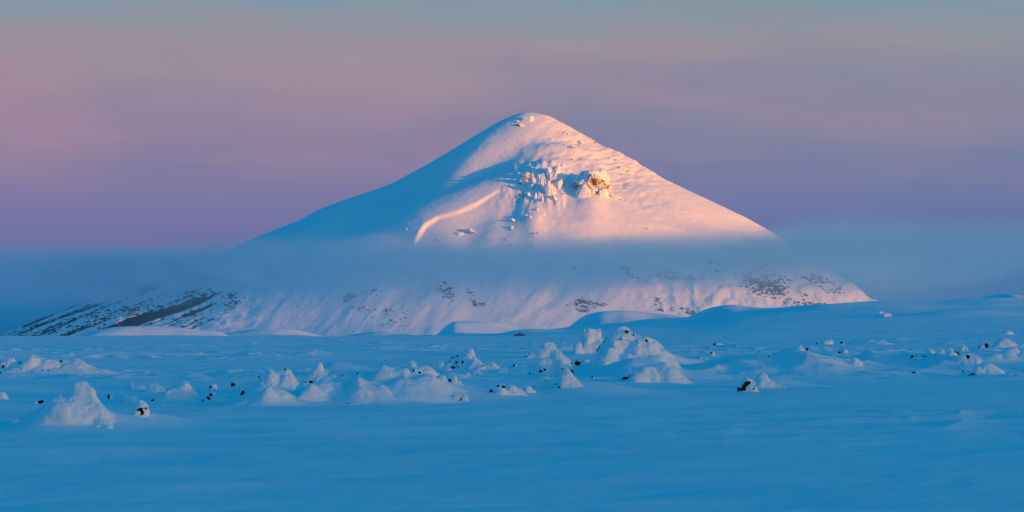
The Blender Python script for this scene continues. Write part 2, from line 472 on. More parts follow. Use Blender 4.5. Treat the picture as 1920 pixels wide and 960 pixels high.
# where the wind has stripped the snow
bare = np.zeros_like(ZZ)
st = fbm((UU + 2.0 * VV) * 0.030, (VV + 0.36 * UU) * 0.14, 5, 0.62)
left = (1 - sst(330, 500, UU)) * sst(500, 545, VV)
line = VV + 0.33 * UU                     # distance below the left skyline
deep = sst(612, 650, line)
bare += left * (0.30 + 0.20 * deep + 1.0 * st)
def patch(px, py, w, h, rot, a, sx=0.09, sy=0.2):
    global bare
    f = blob(UU, VV, px, py, w, h, rot)
    bare = np.maximum(bare, f * (a + 0.8 * fbm(UU * sx + px, VV * sy, 4, 0.6)))
for q in [(1430, 532, 60, 30, 20, .62), (1270, 517, 60, 10, 5, .42), (1540, 532, 60, 12, 22, .40), (1090, 568, 55, 14, 0, .36),
          (1290, 585, 40, 10, 10, .36), (1520, 572, 75, 14, 12, .42), (655, 555, 35, 10, -15, .40), (830, 535, 45, 18, 10, .32),
          (890, 565, 25, 12, 30, .32), (1235, 570, 14, 22, -20, .34), (800, 520, 14, 16, 0, .34), (1180, 515, 40, 18, 30, .26), (700, 590, 90, 20, 0, .22),
          (1070, 508, 30, 16, 10, .2), (420, 560, 40, 20, -15, .28), (560, 575, 60, 20, 0, .18)]:
    patch(*q)
ZZ = ZZ - 1.2 * sst(0.45, 0.7, bare)
mountain = grid_mesh('mountain', XX, YY, ZZ, M_mount)
a = mountain.data.attributes.new('bare', 'FLOAT', 'POINT'); a.data.foreach_set('value', bare.ravel().astype(np.float32))
tag(mountain, kind='structure')

deps = bpy.context.evaluated_depsgraph_get()
mbvh = BVHTree.FromObject(mountain, deps)
CAMP = Vector((0, 0, CAMH))
def hit(bvh, px, py):
    d = (at(px, py, 1000) - CAMP).normalized()
    return bvh.ray_cast(CAMP, d)

def rock_mesh(name, size, mat, seed, sub=3, rough=0.35, squash=(1, 1, 1), freq=1.3, smooth=False):
    bm = bmesh.new(); bmesh.ops.create_icosphere(bm, subdivisions=sub, radius=1.0)
    p = np.array([v.co[:] for v in bm.verts])
    n = fbm3(p * freq + seed * 7.7, 4)
    rg = 1 - np.abs(fbm3(p * freq * 2.1 + seed * 3.1, 3)) * 2
    k = 1 + rough * n + rough * 0.35 * rg
    # a few chopped faces make it angular
    rs = np.random.RandomState(seed)
    q = p * k[:, None]
    for _ in range(7):
        nv = rs.normal(size=3); nv /= np.linalg.norm(nv); lim = rs.uniform(0.62, 0.9)
        e = q @ nv - lim; q = q - np.where(e > 0, e, 0)[:, None] * nv * 0.85
    q = q * np.array(squash) * np.array(size)
    for v, c in zip(bm.verts, q): v.co = c
    me = bpy.data.meshes.new(name); bm.to_mesh(me); bm.free()
    me.polygons.foreach_set('use_smooth', [smooth] * len(me.polygons))
    me.materials.append(mat)
    return me

# crags on the lit face: px, py, width px, height px
CRAGS = [(1107, 352, 50, 66, 5), (1116, 346, 38, 48, 5), (1094, 366, 26, 40, 5), (1129, 366, 22, 36, 4), (1037, 336, 24, 44, 5), (1030, 364, 16, 34, 5), (1046, 352, 16, 40, 5), (1020, 352, 12, 42, 4),
         (1040, 374, 12, 16, 4), (1053, 344, 10, 30, 4), (1016, 378, 7, 18, 3), (1004, 372, 6, 20, 3), (1028, 322, 8, 14, 3), (1045, 320, 8, 12, 3), (972, 330, 7, 10, 3), (990, 366, 6, 12, 3),
         (985, 332, 18, 14, 4), (978, 343, 12, 18, 4), (996, 352, 12, 22, 4), (989, 226, 22, 14, 4), (976, 236, 14, 10, 4), (1182, 325, 20, 12, 4), (1168, 317, 18, 7, 3),
         (1102, 262, 22, 9, 4), (1088, 268, 12, 7, 3), (1152, 371, 16, 14, 4), (962, 414, 10, 9, 3), (958, 428, 8, 8, 3), (863, 440, 12, 9, 3), (883, 436, 16, 13, 4),
         (1007, 394, 7, 7, 3), (985, 405, 7, 7, 3), (1058, 366, 8, 9, 3), (1035, 262, 9, 5, 3), (1072, 277, 9, 9, 3), (1148, 298, 14, 7, 3), (1060, 251, 8, 5, 3),
         (994, 408, 6, 9, 3), (970, 228, 10, 6, 3), (1055, 312, 8, 6, 3), (1074, 300, 8, 4, 3), (1212, 429, 9, 5, 3), (762, 430, 6, 4, 3), (822, 450, 10, 8, 3), (1010, 335, 8, 14, 3), (1064, 350, 7, 12, 3), (1140, 355, 8, 16, 3)]
for i, (px, py, w, h, sub) in enumerate(CRAGS):
    loc, nrm, idx, dist = hit(mbvh, px, py)
    if loc is None: continue
    k = loc.y / F
    me = rock_mesh('rock_outcrop', (w * k * 0.58, min(w, h) * k * 0.62, h * k * 0.60), M_out, 40 + i, sub + (1 if i < 2 else 0), 0.6, (1, 1, 1), 1.5, smooth=False)
    o = bpy.data.objects.new('rock_outcrop', me); C.objects.link(o); o.parent = mountain
    o.location = loc + Vector((0, 1, -0.5)) * (min(w, h) * k * 0.15)
    o.rotation_euler = (math.radians(-12), math.radians(random.Random(i).uniform(-15, 15)), 0)

# broken rock lying bare on the foot of the mountain: one joined mesh for each patch
def shards(px, py, w, h, rot, n, smin, smax, seed):
    rnd = random.Random(seed); V = []; Fc = []
    base = []
    bm = bmesh.new(); bmesh.ops.create_icosphere(bm, subdivisions=1, radius=1.0)
    bm.verts.index_update(); base = [v.co.copy() for v in bm.verts]; fb = [[v.index for v in f.verts] for f in bm.faces]; bm.free()
    c, s = math.cos(math.radians(rot)), math.sin(math.radians(rot))
    anchors = [(rnd.gauss(0, .5), rnd.gauss(0, .5)) for _ in range(max(3, n // 9))]
    for _ in range(n):
        ax, ay = rnd.choice(anchors)
        a, b = (ax + rnd.gauss(0, .14)) * w, (ay + rnd.gauss(0, .16)) * h
        loc, nrm, idx, d = hit(mbvh, px + a * c - b * s, py + a * s + b * c)
        if loc is None: continue
        z = rnd.uniform(smin, smax); m = Matrix.Rotation(rnd.uniform(-.5, .5), 3, 'Y') @ Matrix.Rotation(rnd.uniform(0, 6), 3, 'Z')
        sc = Vector((z * rnd.uniform(1, 2.2), z * rnd.uniform(.7, 1.3), z * rnd.uniform(.45, .9)))
        o = len(V)
        for v in base:
            q = m @ Vector((v.x * sc.x * rnd.uniform(.7, 1.2), v.y * sc.y * rnd.uniform(.7, 1.2), v.z * sc.z * rnd.uniform(.7, 1.2)))
            V.append(tuple(loc + q))
        Fc += [[o + i for i in f] for f in fb]
    me = bpy.data.meshes.new('rock_patch'); me.from_pydata(V, [], Fc); me.materials.append(M_scree)
    o = bpy.data.objects.new('rock_patch', me); C.objects.link(o); o.parent = mountain; o['kind'] = 'stuff'
for i, q in enumerate([(1430, 530, 65, 34, 20, 260, .8, 2.2), (1272, 516, 60, 10, 5, 90, .7, 1.7), (1540, 535, 55, 14, 22, 90, .7, 1.8),
                       (1090, 568, 50, 14, 0, 80, .7, 1.6), (1520, 572, 70, 14, 12, 110, .7, 1.7), (1290, 585, 40, 10, 5, 40, .6, 1.4),
                       (655, 557, 30, 9, -15, 40, .7, 1.5), (830, 540, 45, 22, 10, 60, .6, 1.3), (890, 565, 25, 14, 30, 30, .6, 1.3),
                       (1235, 570, 12, 22, -20, 25, .6, 1.5), (1190, 515, 50, 16, 20, 35, .6, 1.4), (420, 560, 60, 22, -15, 60, .7, 1.6), (240, 585, 130, 22, -15, 200, .8, 1.9),
                       (700, 590, 90, 24, 0, 60, .5, 1.1), (960, 420, 50, 60, 20, 25, .6, 1.3)]):
    shards(*q, seed=900 + i)

# ------------------------------------------------------------------ cloud lying round the foot of the mountain
def make_cloud():
    x0, x1, y0, y1, z0, z1 = -2200, 2200, 1750, 3500, -12, 124
    bm = bmesh.new(); bmesh.ops.create_cube(bm, size=1.0)
    for v in bm.verts:
        v.co = ((x0 + x1) / 2 + v.co.x * (x1 - x0), (y0 + y1) / 2 + v.co.y * (y1 - y0), (z0 + z1) / 2 + v.co.z * (z1 - z0))
    me = bpy.data.meshes.new('cloud'); bm.to_mesh(me); bm.free()
    o = bpy.data.objects.new('cloud', me); C.objects.link(o)
    m = bpy.data.materials.new('cloud_vapour'); m.use_nodes = True; nt = m.node_tree; nt.nodes.clear()
    mo = N(nt, 'ShaderNodeOutputMaterial'); pv = N(nt, 'ShaderNodeVolumePrincipled')
    nt.links.new(pv.outputs[0], mo.inputs['Volume'])
    pv.inputs['Color'].default_value = (0.48, 0.87, 1.0, 1); pv.inputs['Anisotropy'].default_value = 0.6
    g = N(nt, 'ShaderNodeNewGeometry'); s = N(nt, 'ShaderNodeSeparateXYZ'); nt.links.new(g.outputs['Position'], s.inputs[0])
    mm = N(nt, 'ShaderNodeMapping'); mm.inputs['Scale'].default_value = (0.0042, 0.0004, 0.012); nt.links.new(g.outputs['Position'], mm.inputs[0])
    n = N(nt, 'ShaderNodeTexNoise'); n.inputs['Scale'].default_value = 1.0; n.inputs['Detail'].default_value = 6; n.inputs['Roughness'].default_value = 0.58
    nt.links.new(mm.outputs[0], n.inputs['Vector'])
    wob = mathn(nt, 'MULTIPLY', mathn(nt, 'SUBTRACT', n.outputs[0], 0.5), 74.0)
    mm2 = N(nt, 'ShaderNodeMapping'); mm2.inputs['Scale'].default_value = (0.013, 0.0022, 0.035); mm2.inputs['Rotation'].default_value = (0, 0.12, 0); nt.links.new(g.outputs['Position'], mm2.inputs[0])
    nb = N(nt, 'ShaderNodeTexNoise'); nb.inputs['Scale'].default_value = 1.0; nb.inputs['Detail'].default_value = 4; nb.inputs['Roughness'].default_value = 0.6
    nt.links.new(mm2.outputs[0], nb.inputs['Vector'])
    wob = mathn(nt, 'ADD', wob, mathn(nt, 'MULTIPLY', mathn(nt, 'SUBTRACT', nb.outputs[0], 0.5), 42.0))
    zz = mathn(nt, 'ADD', s.outputs[2], wob)
    zz = mathn(nt, 'SUBTRACT', zz, mathn(nt, 'MULTIPLY', s.outputs[0], 0.028))
    top = mapr(nt, zz, 96, 66); bot = mapr(nt, zz, 24, 62)
    e0 = mapr(nt, s.outputs[2], z1, z1 - 12)
    ex = mathn(nt, 'MULTIPLY', mapr(nt, mathn(nt, 'ABSOLUTE', s.outputs[0]), 2200, 1300), mapr(nt, mathn(nt, 'ABSOLUTE', s.outputs[0]), 900, 300, 0.09, 1.0))
    ey = mapr(nt, s.outputs[1], 2330, 2520)
    d = mathn(nt, 'MULTIPLY', top, bot)
    for e in (e0, ex, ey): d = mathn(nt, 'MULTIPLY', d, e)
    d = mathn(nt, 'MULTIPLY', d, mapr(nt, nb.outputs[0], 0.40, 0.60, 0.55, 1.6))
    veil = mathn(nt, 'MULTIPLY', mapr(nt, zz, 66, 20), mapr(nt, s.outputs[1], 1750, 2100))
    veil = mathn(nt, 'MULTIPLY', veil, ex)
    veil = mathn(nt, 'MULTIPLY', veil, mapr(nt, s.outputs[0], -420, -80, 0.15, 1.0))
    dd = mathn(nt, 'ADD', mathn(nt, 'MULTIPLY', d, 0.0072), mathn(nt, 'MULTIPLY', veil, 0.0008))
    nt.links.new(dd, pv.inputs['Density'])
    me.materials.append(m)
    m.cycles.volume_step_rate = 0.35
    o['kind'] = 'stuff'
    return o
make_cloud()

# ------------------------------------------------------------------ snow-laden lava boulders of the near plain
gdeps = bpy.context.evaluated_depsgraph_get()
gbvh = BVHTree.FromObject(ground, gdeps)

def stone_mesh(size, seed):
    return rock_mesh('bare_stone', (size, size * 0.8, size * 0.95), M_lava, seed, 2, 0.45, (1, 1, 1), 1.5)
STONES = [stone_mesh(1.0, 300 + i) for i in range(8)]

def lump_verts(bm, c, rad, seed, sub, rough, freq, facet):
    r = bmesh.ops.create_icosphere(bm, subdivisions=sub, radius=1.0)
    vs = r['verts']; p = np.array([v.co[:] for v in vs])
    k = 1 + rough * fbm3(p * freq + seed * 5.3, 3)
    q = p * k[:, None]; rs = np.random.RandomState(seed)
    for _ in range(facet):
        nv = rs.normal(size=3); nv[2] = abs(nv[2]) * 0.5; nv /= np.linalg.norm(nv); lim = rs.uniform(0.6, 0.85)
        e = q @ nv - lim; q = q - np.where(e > 0, e, 0)[:, None] * nv * 0.9
    q = q * np.array(rad)
    for v, a in zip(vs, q): v.co = (a[0] + c[0], a[1] + c[1], a[2] + c[2])

ALL = []
ZOOMS = {1: (0, 640, 4.8), 2: (280, 640, 4.8), 3: (540, 620, 4.8), 4: (800, 600, 4.8), 5: (960, 590, 5.647), 6: (1260, 600, 4.8), 7: (1560, 560, 4.8)}   # px origin and scale of each tracing
def boulder(name, cat, label, base, lumps, stones=(), group=None, rough=0.22, facet=3, smooth=6, skirt=True, shape=None, layers=(), back=0.0):
    """base = photo row where it meets the snow; lumps = (px, top row, width px [, own foot row]); stones = (px, py, size px)"""
    d0 = at(960, base, 1000); loc = None
    cx = sum(l[0] for l in lumps) / len(lumps)
    loc, nrm, idx, dist = hit(gbvh, cx, base)
    if loc is None: print('no ground', label); return
    if back: loc = Vector((loc.x * (loc.y + back) / loc.y, loc.y + back, loc.z))
    Y = loc.y; k = Y / F; seed = int(cx * 13 + base) % 9973
    rnd = random.Random(seed)
    root = bpy.data.objects.new(name, None); C.objects.link(root); root.location = (loc.x, loc.y, gz(loc.x, loc.y))
    root.empty_display_size = 0.3
    maxw = max(l[2] for l in lumps)
    L = []
    for i, l in enumerate(lumps):
        px, top, w = l[:3]; foot = l[3] if len(l) > 3 else base
        fl, _, _, _ = hit(gbvh, px, foot)
        Yl = fl.y if fl is not None and abs(fl.y - Y) < 0.12 * Y and not back else Y + (base - foot) * 2.0 * k
        rw = max(w * k * 0.56, 0.30 * (foot - top) * k); rd = max(rw * 0.9, 0.30 * maxw * k)
        yc = Yl + rd * 1.1; x = (px - 960) / F * yc
        h = max(at(px, top, yc).z - gz(x, yc), 0.6 * k)
        pw = shape if shape else (4.2 if h < 0.9 * rw * 2 else 3.4)
        if layers: h *= 0.88; rw *= 0.80; rd *= 0.75; yc -= 0.2 * rd
        if layers and (foot - top) > 1.15 * w: continue
        L.append((x, yc, rw * rnd.uniform(.92, 1.08), rw * rnd.uniform(.92, 1.2), rd, h, pw, rnd.uniform(0, 50)))
    ext = 2.0 if not cat.startswith('snow') else 1.7
    LY = []; NL = len(L)
    for (zm, fy, pts) in layers:
        ox, oy, sc = ZOOMS[zm]; v = [float(t) for t in pts.split()]
        xs_ = np.array(v[0::2]) / sc + ox; ys_ = np.array(v[1::2]) / sc + oy; foot = fy / sc + oy
        W = xs_[-1] - xs_[0]; H = foot - ys_.min()
        rd = np.clip(max(0.34 * W, 0.45 * H), 0, max(1.5 * H, 8)) * k * (1.5 if cat == 'snow drift' else 1.0)
        yc = Y + (base - foot) * 2.0 * k + rd * 1.05
        hs = np.array([max(at(a, b, yc).z - gz((a - 960) / F * yc, yc), 0.0) for a, b in zip(xs_, ys_)])
        LY.append(((xs_ - 960) / F * yc, hs, yc, rd, rnd.uniform(0, 90), rnd.uniform(.45, .75)))
        L.append(((xs_.mean() - 960) / F * yc, yc, W * k * .5, W * k * .5, rd, hs.max(), 2.5, 0))
    if LY: ext = 1.9
    x0 = min(q[0] - ext * q[2] for q in L); x1 = max(q[0] + ext * q[3] for q in L)
    y0 = min(q[1] - ext * q[4] for q in L); y1 = max(q[1] + ext * q[4] for q in L)
    nx = int(min(300, max(16, (x1 - x0) / (0.6 * k)))); ny = int(min(170, max(14, (y1 - y0) / (0.6 * k))))
    gx, gy = np.meshgrid(np.linspace(x0, x1, nx), np.linspace(y0, y1, ny))
    s1 = max(0.22 * maxw * k, 2.5 * k)
    wx = gx + s1 * 0.40 * fbm(gx / s1 * 0.4 + seed, gy / s1 * 0.5, 3); wy = gy + s1 * 0.40 * fbm(gx / s1 * 0.4, gy / s1 * 0.4 + seed, 3)
    acc = np.zeros_like(gx); npow = 9.0
    for (hx, hs, yc, rd, ph, mixd) in LY:
        tail = (hx[-1] - hx[0]) * 0.10
        qx = np.concatenate([[hx[0] - 2 * tail, hx[0] - tail], hx, [hx[-1] + tail, hx[-1] + 2 * tail]])
        qh = np.concatenate([[0, hs[0] * 0.35], hs, [hs[-1] * 0.35, 0]])
        vv = gy - yc
        # the outline holds along the crest and wanders in front of and behind it
        xw = gx + vv * 0.18 * fbm(gx / (rd * 1.6) + ph, gy / (rd * 2), 2)
        qs = np.linspace(qx[0] - rd, qx[-1] + rd, 400); dq = qs[1] - qs[0]
        S0 = np.interp(qs, qx, qh, left=0, right=0); lev = [S0]
        for sg in (0.10, 0.22, 0.40):
            nk = int(max(1, 2.5 * sg * rd / dq)); kk_ = np.exp(-(np.arange(-nk, nk + 1) * dq / (sg * rd)) ** 2 / 2)
            lev.append(np.convolve(np.pad(S0, nk), kk_ / kk_.sum(), 'valid'))
        bow = 0.30 * rd * fbm(gx / (rd * 1.3) + ph, gx * 0, 2)
        rdx = rd * (1 + 0.30 * fbm(gx / (rd * 1.1) + ph + 9, gy / (rd * 2), 2))
        v = np.abs((vv - bow) / rdx)
        pv_ = np.clip(v / 0.75, 0, 1) * 3; i0 = np.minimum(pv_.astype(int), 2); fr = pv_ - i0
        li = np.stack([np.interp(xw, qs, q) for q in lev])
        S_ = np.take_along_axis(li, i0[None], 0)[0] * (1 - fr) + np.take_along_axis(li, i0[None] + 1, 0)[0] * fr
        D_ = mixd * np.clip(1 - (v / 1.15) ** 2.2, 0, 1) ** 0.7 + (1 - mixd) / (1 + (v * 1.25) ** 2.6)
        acc = acc + (S_ * D_) ** npow
    for (lx, ly, rl, rr2, rd, h, pw, ph) in L[:NL]:
        u = wx - lx; u = np.where(u < 0, u / rl, u / rr2); v = (wy - ly) / rd
        ca = rnd.uniform(-.25, .25); u = u + ca * v
        dd = np.sqrt(u * u + v * v + 1e-6)
        # planes cut by the wind: the outline is a rounded polygon, not a circle
        th = np.arctan2(v, u); nf = rnd.choice((3, 4, 5)); dd = dd * (1 + 0.05 * np.cos(nf * th + ph))
        if cat == 'snow drift': g = 1.04 / (1 + dd ** 2.4)
        else: g = 0.90 * np.clip(1 - (dd / 1.12) ** (2.0 if h > 1.3 * rl * 2 else 2.6), 0, 1) ** 0.55 * 0.86 + 0.24 / (1 + dd ** 2.0)
        til = 1 + rnd.uniform(-.22, .22) * np.clip(u, -1, 1) + rnd.uniform(-.05, .10) * np.clip(v, -1, 1)
        acc = acc + np.clip(h * g * til, 0, h * 1.02) ** npow
    hh = acc ** (1 / npow)
    for _ in range(1):
        hp = np.pad(hh, 1, 'edge'); hh = 0.5 * hh + 0.125 * (hp[:-2, 1:-1] + hp[2:, 1:-1] + hp[1:-1, :-2] + hp[1:-1, 2:])
    f1 = fbm(gx / s1 + seed, gy / s1, 3)
    hh = hh * (1 + rough * 0.35 * f1)
    # small ledges
    hm = max(q[5] for q in L)
    hh = hh + 0.012 * hm * np.sin(hh / hm * 13 + 4 * f1) * sst(0.15, 0.4, hh / hm) * (0 if cat == 'snow drift' else 1)
    edge = np.minimum(np.minimum(gx - x0, x1 - gx) / (x1 - x0), np.minimum(gy - y0, y1 - gy) / (y1 - y0))
    hh = hh * sst(-0.02, 0.16, edge) - (0.035 * hm + 0.3 * k) * (1 - 0.6 * sst(0.1, 0.5, hh / hm)) - 0.10 * hm * (1 - sst(0.0, 0.10, edge))
    gzz = ground_z(gx.ravel(), gy.ravel()).reshape(gx.shape)
    ref = grid_mesh('snow_cap', gx - root.location.x, gy - root.location.y, gzz + hh - root.location.z, M_cap)
    cap = ref; cap.parent = root; m2 = cap.data
    n = len(m2.vertices); co = np.empty(n * 3, np.float32); m2.vertices.foreach_get('co', co); co = co.reshape(-1, 3)
    nr = np.empty(n * 3, np.float32); m2.vertices.foreach_get('normal', nr); nr = nr.reshape(-1, 3)
    amp = sst(0.05, 0.3, hh / hm).ravel()
    q3 = co * np.array([1, 1, 1.6])
    f3 = fbm3(q3 / (7 * k) + seed, 3); f4 = fbm3(q3 / (18 * k) - seed, 2)
    co = co + nr * ((f3 * 0.75 * k + f4 * min(3.0 * k, 0.14 * hm)) * amp * (0.5 if cat == 'snow drift' else 1))[:, None]
    m2.vertices.foreach_set('co', co.ravel().astype(np.float32)); m2.update()
    # the lava showing through
    bv = BVHTree.FromPolygons([tuple(v.co) for v in m2.vertices], [tuple(p.vertices) for p in m2.polygons])
    org = CAMP - root.location
    for j, (px, py, s) in enumerate(stones):
        d = (at(px, py, 1000) - CAMP).normalized()
        l, nn, _, _ = bv.ray_cast(org, d)
        for dn in range(1, 14):
            if l is not None: break
            l, nn, _, _ = bv.ray_cast(org, (at(px, py + dn, 1000) - CAMP).normalized())
        if l is None:
            g, _, _, _ = hit(gbvh, px, max(py, base - 2))
            if g is None or abs(g.y - Y) > 0.3 * Y: g = at(px, py, Y)
            l = g - root.location; nn = Vector((0, -1, 0))
        n_st = 1 if s < 5 else 3
        for q in range(n_st):
            o = bpy.data.objects.new('bare_stone', STONES[rnd.randrange(8)]); C.objects.link(o); o.parent = root
            off = Vector((rnd.uniform(-.4, .4), 0, rnd.uniform(-.35, .35))) * s * k * (0 if n_st == 1 else 1)
            ss = s * k * (0.76 if n_st == 1 else 0.54)
            o.location = l + off - nn * (ss * 0.25)
            o.scale = (ss * rnd.uniform(.8, 1.2), ss * rnd.uniform(.7, 1.0), ss * rnd.uniform(.6, 1.0))
            o.rotation_euler = (rnd.uniform(0, 6), rnd.uniform(0, 6), rnd.uniform(0, 6))
    tag(root, label, cat, group)
    ALL.append(root)
    return root

B = 'snow_covered_boulder'; D = 'snow_drift'; G = 'snow-covered lava boulders strewn across the plain'
def bo(*a, **k): return boulder(B, 'boulder', *a, group=G, **k)
def bo_back(*a, **k): return bo(*a, back=9.0, **k)
def dr(*a, **k): return boulder(D, 'snow drift', *a, group='wind-shaped snow drifts between the boulders', shape=k.pop('shape', 2.2), **k)
def st(*a, **k): return boulder('lava_stone', 'stone', *a, group='small dark lava stones poking out of the snow', skirt=False, smooth=3, **k)

# left edge
bo('long low snow-covered rock ledge at the far left, three soft humps in a row', 697, [(32, 677, 40), (60, 665, 44), (92, 671, 50), (125, 674, 50), (150, 673, 40)], [(38, 681, 4), (114, 678, 5), (80, 695, 3), (92, 695, 3)],
   layers=[(1, 285, '62 265 100 215 170 180 240 165 270 130 300 118 315 140 400 150 440 185 500 165 540 185 600 185 640 160 700 150 760 170 800 215 850 235 920 240'), (1, 290, '70 278 120 238 250 228 350 245 430 262'), (1, 262, '460 230 500 200 545 200 590 228 620 192 680 190 740 215 800 240')])
bo('slanting white slab at the left picture edge, beside the long low ledge', 690, [(20, 670, 16), (10, 679, 16)], [(6, 687, 5), (1, 700, 3)])
bo('small round snow knob cut by the left picture edge, left of the mushroom-shaped boulder', 749, [(4, 735, 14), (10, 741, 12)])
bo('large mushroom-shaped snow boulder with a round head on a broad white body', 797,
   [(156, 716, 38, 780), (164, 726, 34, 780), (110, 748, 52), (140, 758, 70), (168, 760, 60), (185, 768, 50)], smooth=9,
   layers=[(1, 540, '645 500 655 470 658 420 680 375 720 362 780 368 830 405 865 430 868 470 855 500 880 530 930 575 1010 625'), (1, 745, '395 620 405 545 450 520 520 505 600 510 660 480 720 510 800 535 870 550 930 580 980 640 995 700 950 740'), (1, 752, '520 710 550 640 620 600 700 612 800 680 870 740')])
bo('tiny white knob leaning on the left shoulder of the mushroom-shaped boulder', 750, [(114, 738, 10)])
st('dark stone in the drift just left of the mushroom-shaped boulder', 757, [(72, 750, 12)], [(76, 754, 8)])
bo('tiny white knob low in the snow, lower left of the mushroom-shaped boulder', 793, [(30, 785, 13)])
st('dark stone with a bright snow fleck, just right of the mushroom-shaped boulder', 748, [(208, 740, 8)], [(204, 743, 7)])
bo('two little snow lumps above the white-capped black rock', 756, [(238, 739, 12), (250, 741, 14), (243, 748, 14)])
bo('boulder with domed white cap over bare black rock, right of the mushroom-shaped boulder', 781,
   [(265, 752, 26), (260, 762, 26), (284, 776, 16)], [(262, 769, 9), (268, 772, 9), (266, 777, 6), (273, 767, 5)])
bo('thin white sliver of snow lying above the two little lumps', 730, [(262, 722, 24), (249, 718, 6)])
bo('tiny pale knob in front of the mushroom-shaped boulder, nearer its right foot', 803, [(205, 796, 12)])
bo('smallest pale knob at the very foot of the mushroom-shaped boulder', 801, [(184, 797, 7)])
bo('dim rounded lump behind the double-humped mound', 736, [(292, 718, 26)])
bo('double-humped white mound with a sharp right shoulder', 752, [(346, 713, 34), (330, 727, 44), (310, 740, 28), (358, 728, 28)], [(326, 722, 3), (315, 731, 3), (287, 749, 5)],
   layers=[(2, 520, '60 515 110 480 170 430 220 400 270 365 310 350 350 370 385 425 410 455 435 480'), (2, 540, '80 535 150 490 200 445 245 425 290 440 320 480 310 530'), (2, 505, '310 460 325 385 355 385 390 440 425 480')])
bo('little white cone standing above the black-fronted lump', 730, [(400, 719, 12), (412, 728, 10)], [(395, 726, 5)])
bo('white lump with a jagged black front beside a smooth low dome', 753, [(400, 734, 22), (390, 744, 12)], [(392, 746, 7), (396, 740, 5), (382, 752, 4)])
bo('smooth low snow dome right of the black-fronted lump', 753, [(418, 739, 28), (426, 745, 22)])
bo('lozenge-shaped white block with a black stone at its left end', 734, [(465, 712, 36), (450, 720, 28), (443, 712, 20)], [(436, 722, 6), (435, 718, 4)],
   layers=[(2, 450, '735 400 745 378 775 350 810 355 850 350 910 340 960 365 965 395 900 420 790 446')])
bo('broad twin-humped white boulder left of the tall cone', 725, [(512, 694, 36), (524, 703, 40), (545, 691, 26), (540, 703, 40), (492, 700, 16)], [(486, 707, 4), (535, 693, 4), (508, 724, 5), (489, 713, 3)],
   layers=[(2, 385, '985 330 990 290 1020 275 1060 275 1105 258 1150 280 1180 265 1230 248 1270 265 1285 300 1310 325 1335 385'), (2, 400, '960 400 1030 350 1080 300 1130 290 1170 320 1160 370'), (2, 408, '1160 390 1190 330 1230 300 1275 300 1290 350 1330 395')])
dr('low sloping drift in front of the twin-humped boulder', 758, [(500, 722, 40), (480, 738, 50), (530, 735, 44), (510, 745, 70)], [(457, 732, 9)],
   layers=[(2, 560, '740 520 830 490 900 440 980 405 1040 395 1090 400 1110 420 1190 430 1230 460 1270 500 1320 550'), (2, 460, '1005 440 1035 398 1065 445')])
bo('tall smooth white cone with a black notch at its foot', 717, [(600, 681, 24), (596, 695, 40), (610, 704, 34), (580, 706, 28)], [(585, 715, 8), (574, 716, 4)],
   layers=[(3, 458, '110 458 180 390 230 340 262 300 288 290 312 320 322 365 350 405 415 460')])
bo('small ragged snow scrap right of the tall cone', 710, [(624, 701, 14), (648, 703, 18)], [(642, 705, 4)])
bo('small stone-tipped snow knob between the cone and the sharp-crested drift', 708, [(676, 698, 14)], [(671, 697, 4)])
dr('large slab-sided drift below the tall cone', 752, [(590, 716, 40), (620, 716, 60), (640, 728, 60), (600, 735, 60)],
   layers=[(3, 640, '130 570 150 510 230 490 300 460 380 468 460 465 540 450 590 425 610 470 560 540 420 590')])
dr('sharp-crested drift with a bright triangular face', 755, [(670, 707, 26), (680, 722, 50), (665, 740, 60), (700, 735, 50)], [(653, 757, 4)],
   layers=[(3, 655, '250 645 400 592 520 530 590 450 635 418 680 452 720 482 800 502 850 497 900 520'), (3, 630, '560 628 600 520 640 432 700 530 745 610')])
dr('broad whale-backed drift sloping to the right of the triangular face', 748, [(720, 686, 26, 715), (735, 697, 50, 725), (760, 706, 70), (790, 716, 80), (810, 722, 60), (740, 730, 80)],
   layers=[(3, 500, '740 405 800 350 855 310 900 330 960 350 1050 340 1090 360 1110 420 1090 450'), (3, 440, '775 430 820 385 860 350 885 370 875 410'), (3, 645, '800 505 900 475 960 440 1050 400 1110 415 1240 385 1300 400 1340 440 1400 490 1470 560'), (3, 650, '900 500 1010 478 1120 500 1200 540 1250 590')])
bo('small upright white cone on the crest of the whale-backed drift', 695, [(773, 675, 16), (778, 685, 16)])
bo('little white rock freckled with black stones beside the small upright cone', 703, [(781, 689, 18)], [(786, 700, 5), (775, 695, 4), (784, 692, 3)])
bo('rounded snow boulder behind the whale-backed drift, left of its twin', 702, [(800, 685, 30), (812, 692, 22)])
bo('wider rounded snow boulder touching the dark-pillared group', 694, [(822, 678, 26), (812, 682, 20)])
bo('snow ball with a dark stone at its left foot, left of the black pillar', 719, [(830, 702, 18)], [(820, 709, 5)])
st('upright black lava pillar half buried beside a snow wisp', 720, [(852, 704, 10), (860, 712, 10)], [(845, 711, 8), (846, 716, 9), (846, 707, 6)])
bo('big white boulder sprinkled with black stones, left of the picture centre', 695,
   [(882, 652, 24, 688), (875, 662, 44), (890, 668, 36), (855, 672, 30), (898, 680, 22), (845, 683, 20)],
   [(857, 655, 5), (850, 661, 4), (847, 665, 4), (836, 680, 4), (843, 678, 3), (856, 681, 5), (867, 679, 6), (850, 690, 5), (859, 689, 3), (846, 688, 3), (906, 686, 3)],
   layers=[(4, 400, '165 390 200 345 250 320 300 295 350 260 390 246 420 258 432 300 425 340'), (4, 440, '250 385 290 340 330 315 370 303 420 322 460 348 490 388 515 420 518 440'), (4, 455, '165 410 210 370 240 395 300 415 370 425 388 450'), (4, 485, '240 475 265 445 300 460 310 485')])
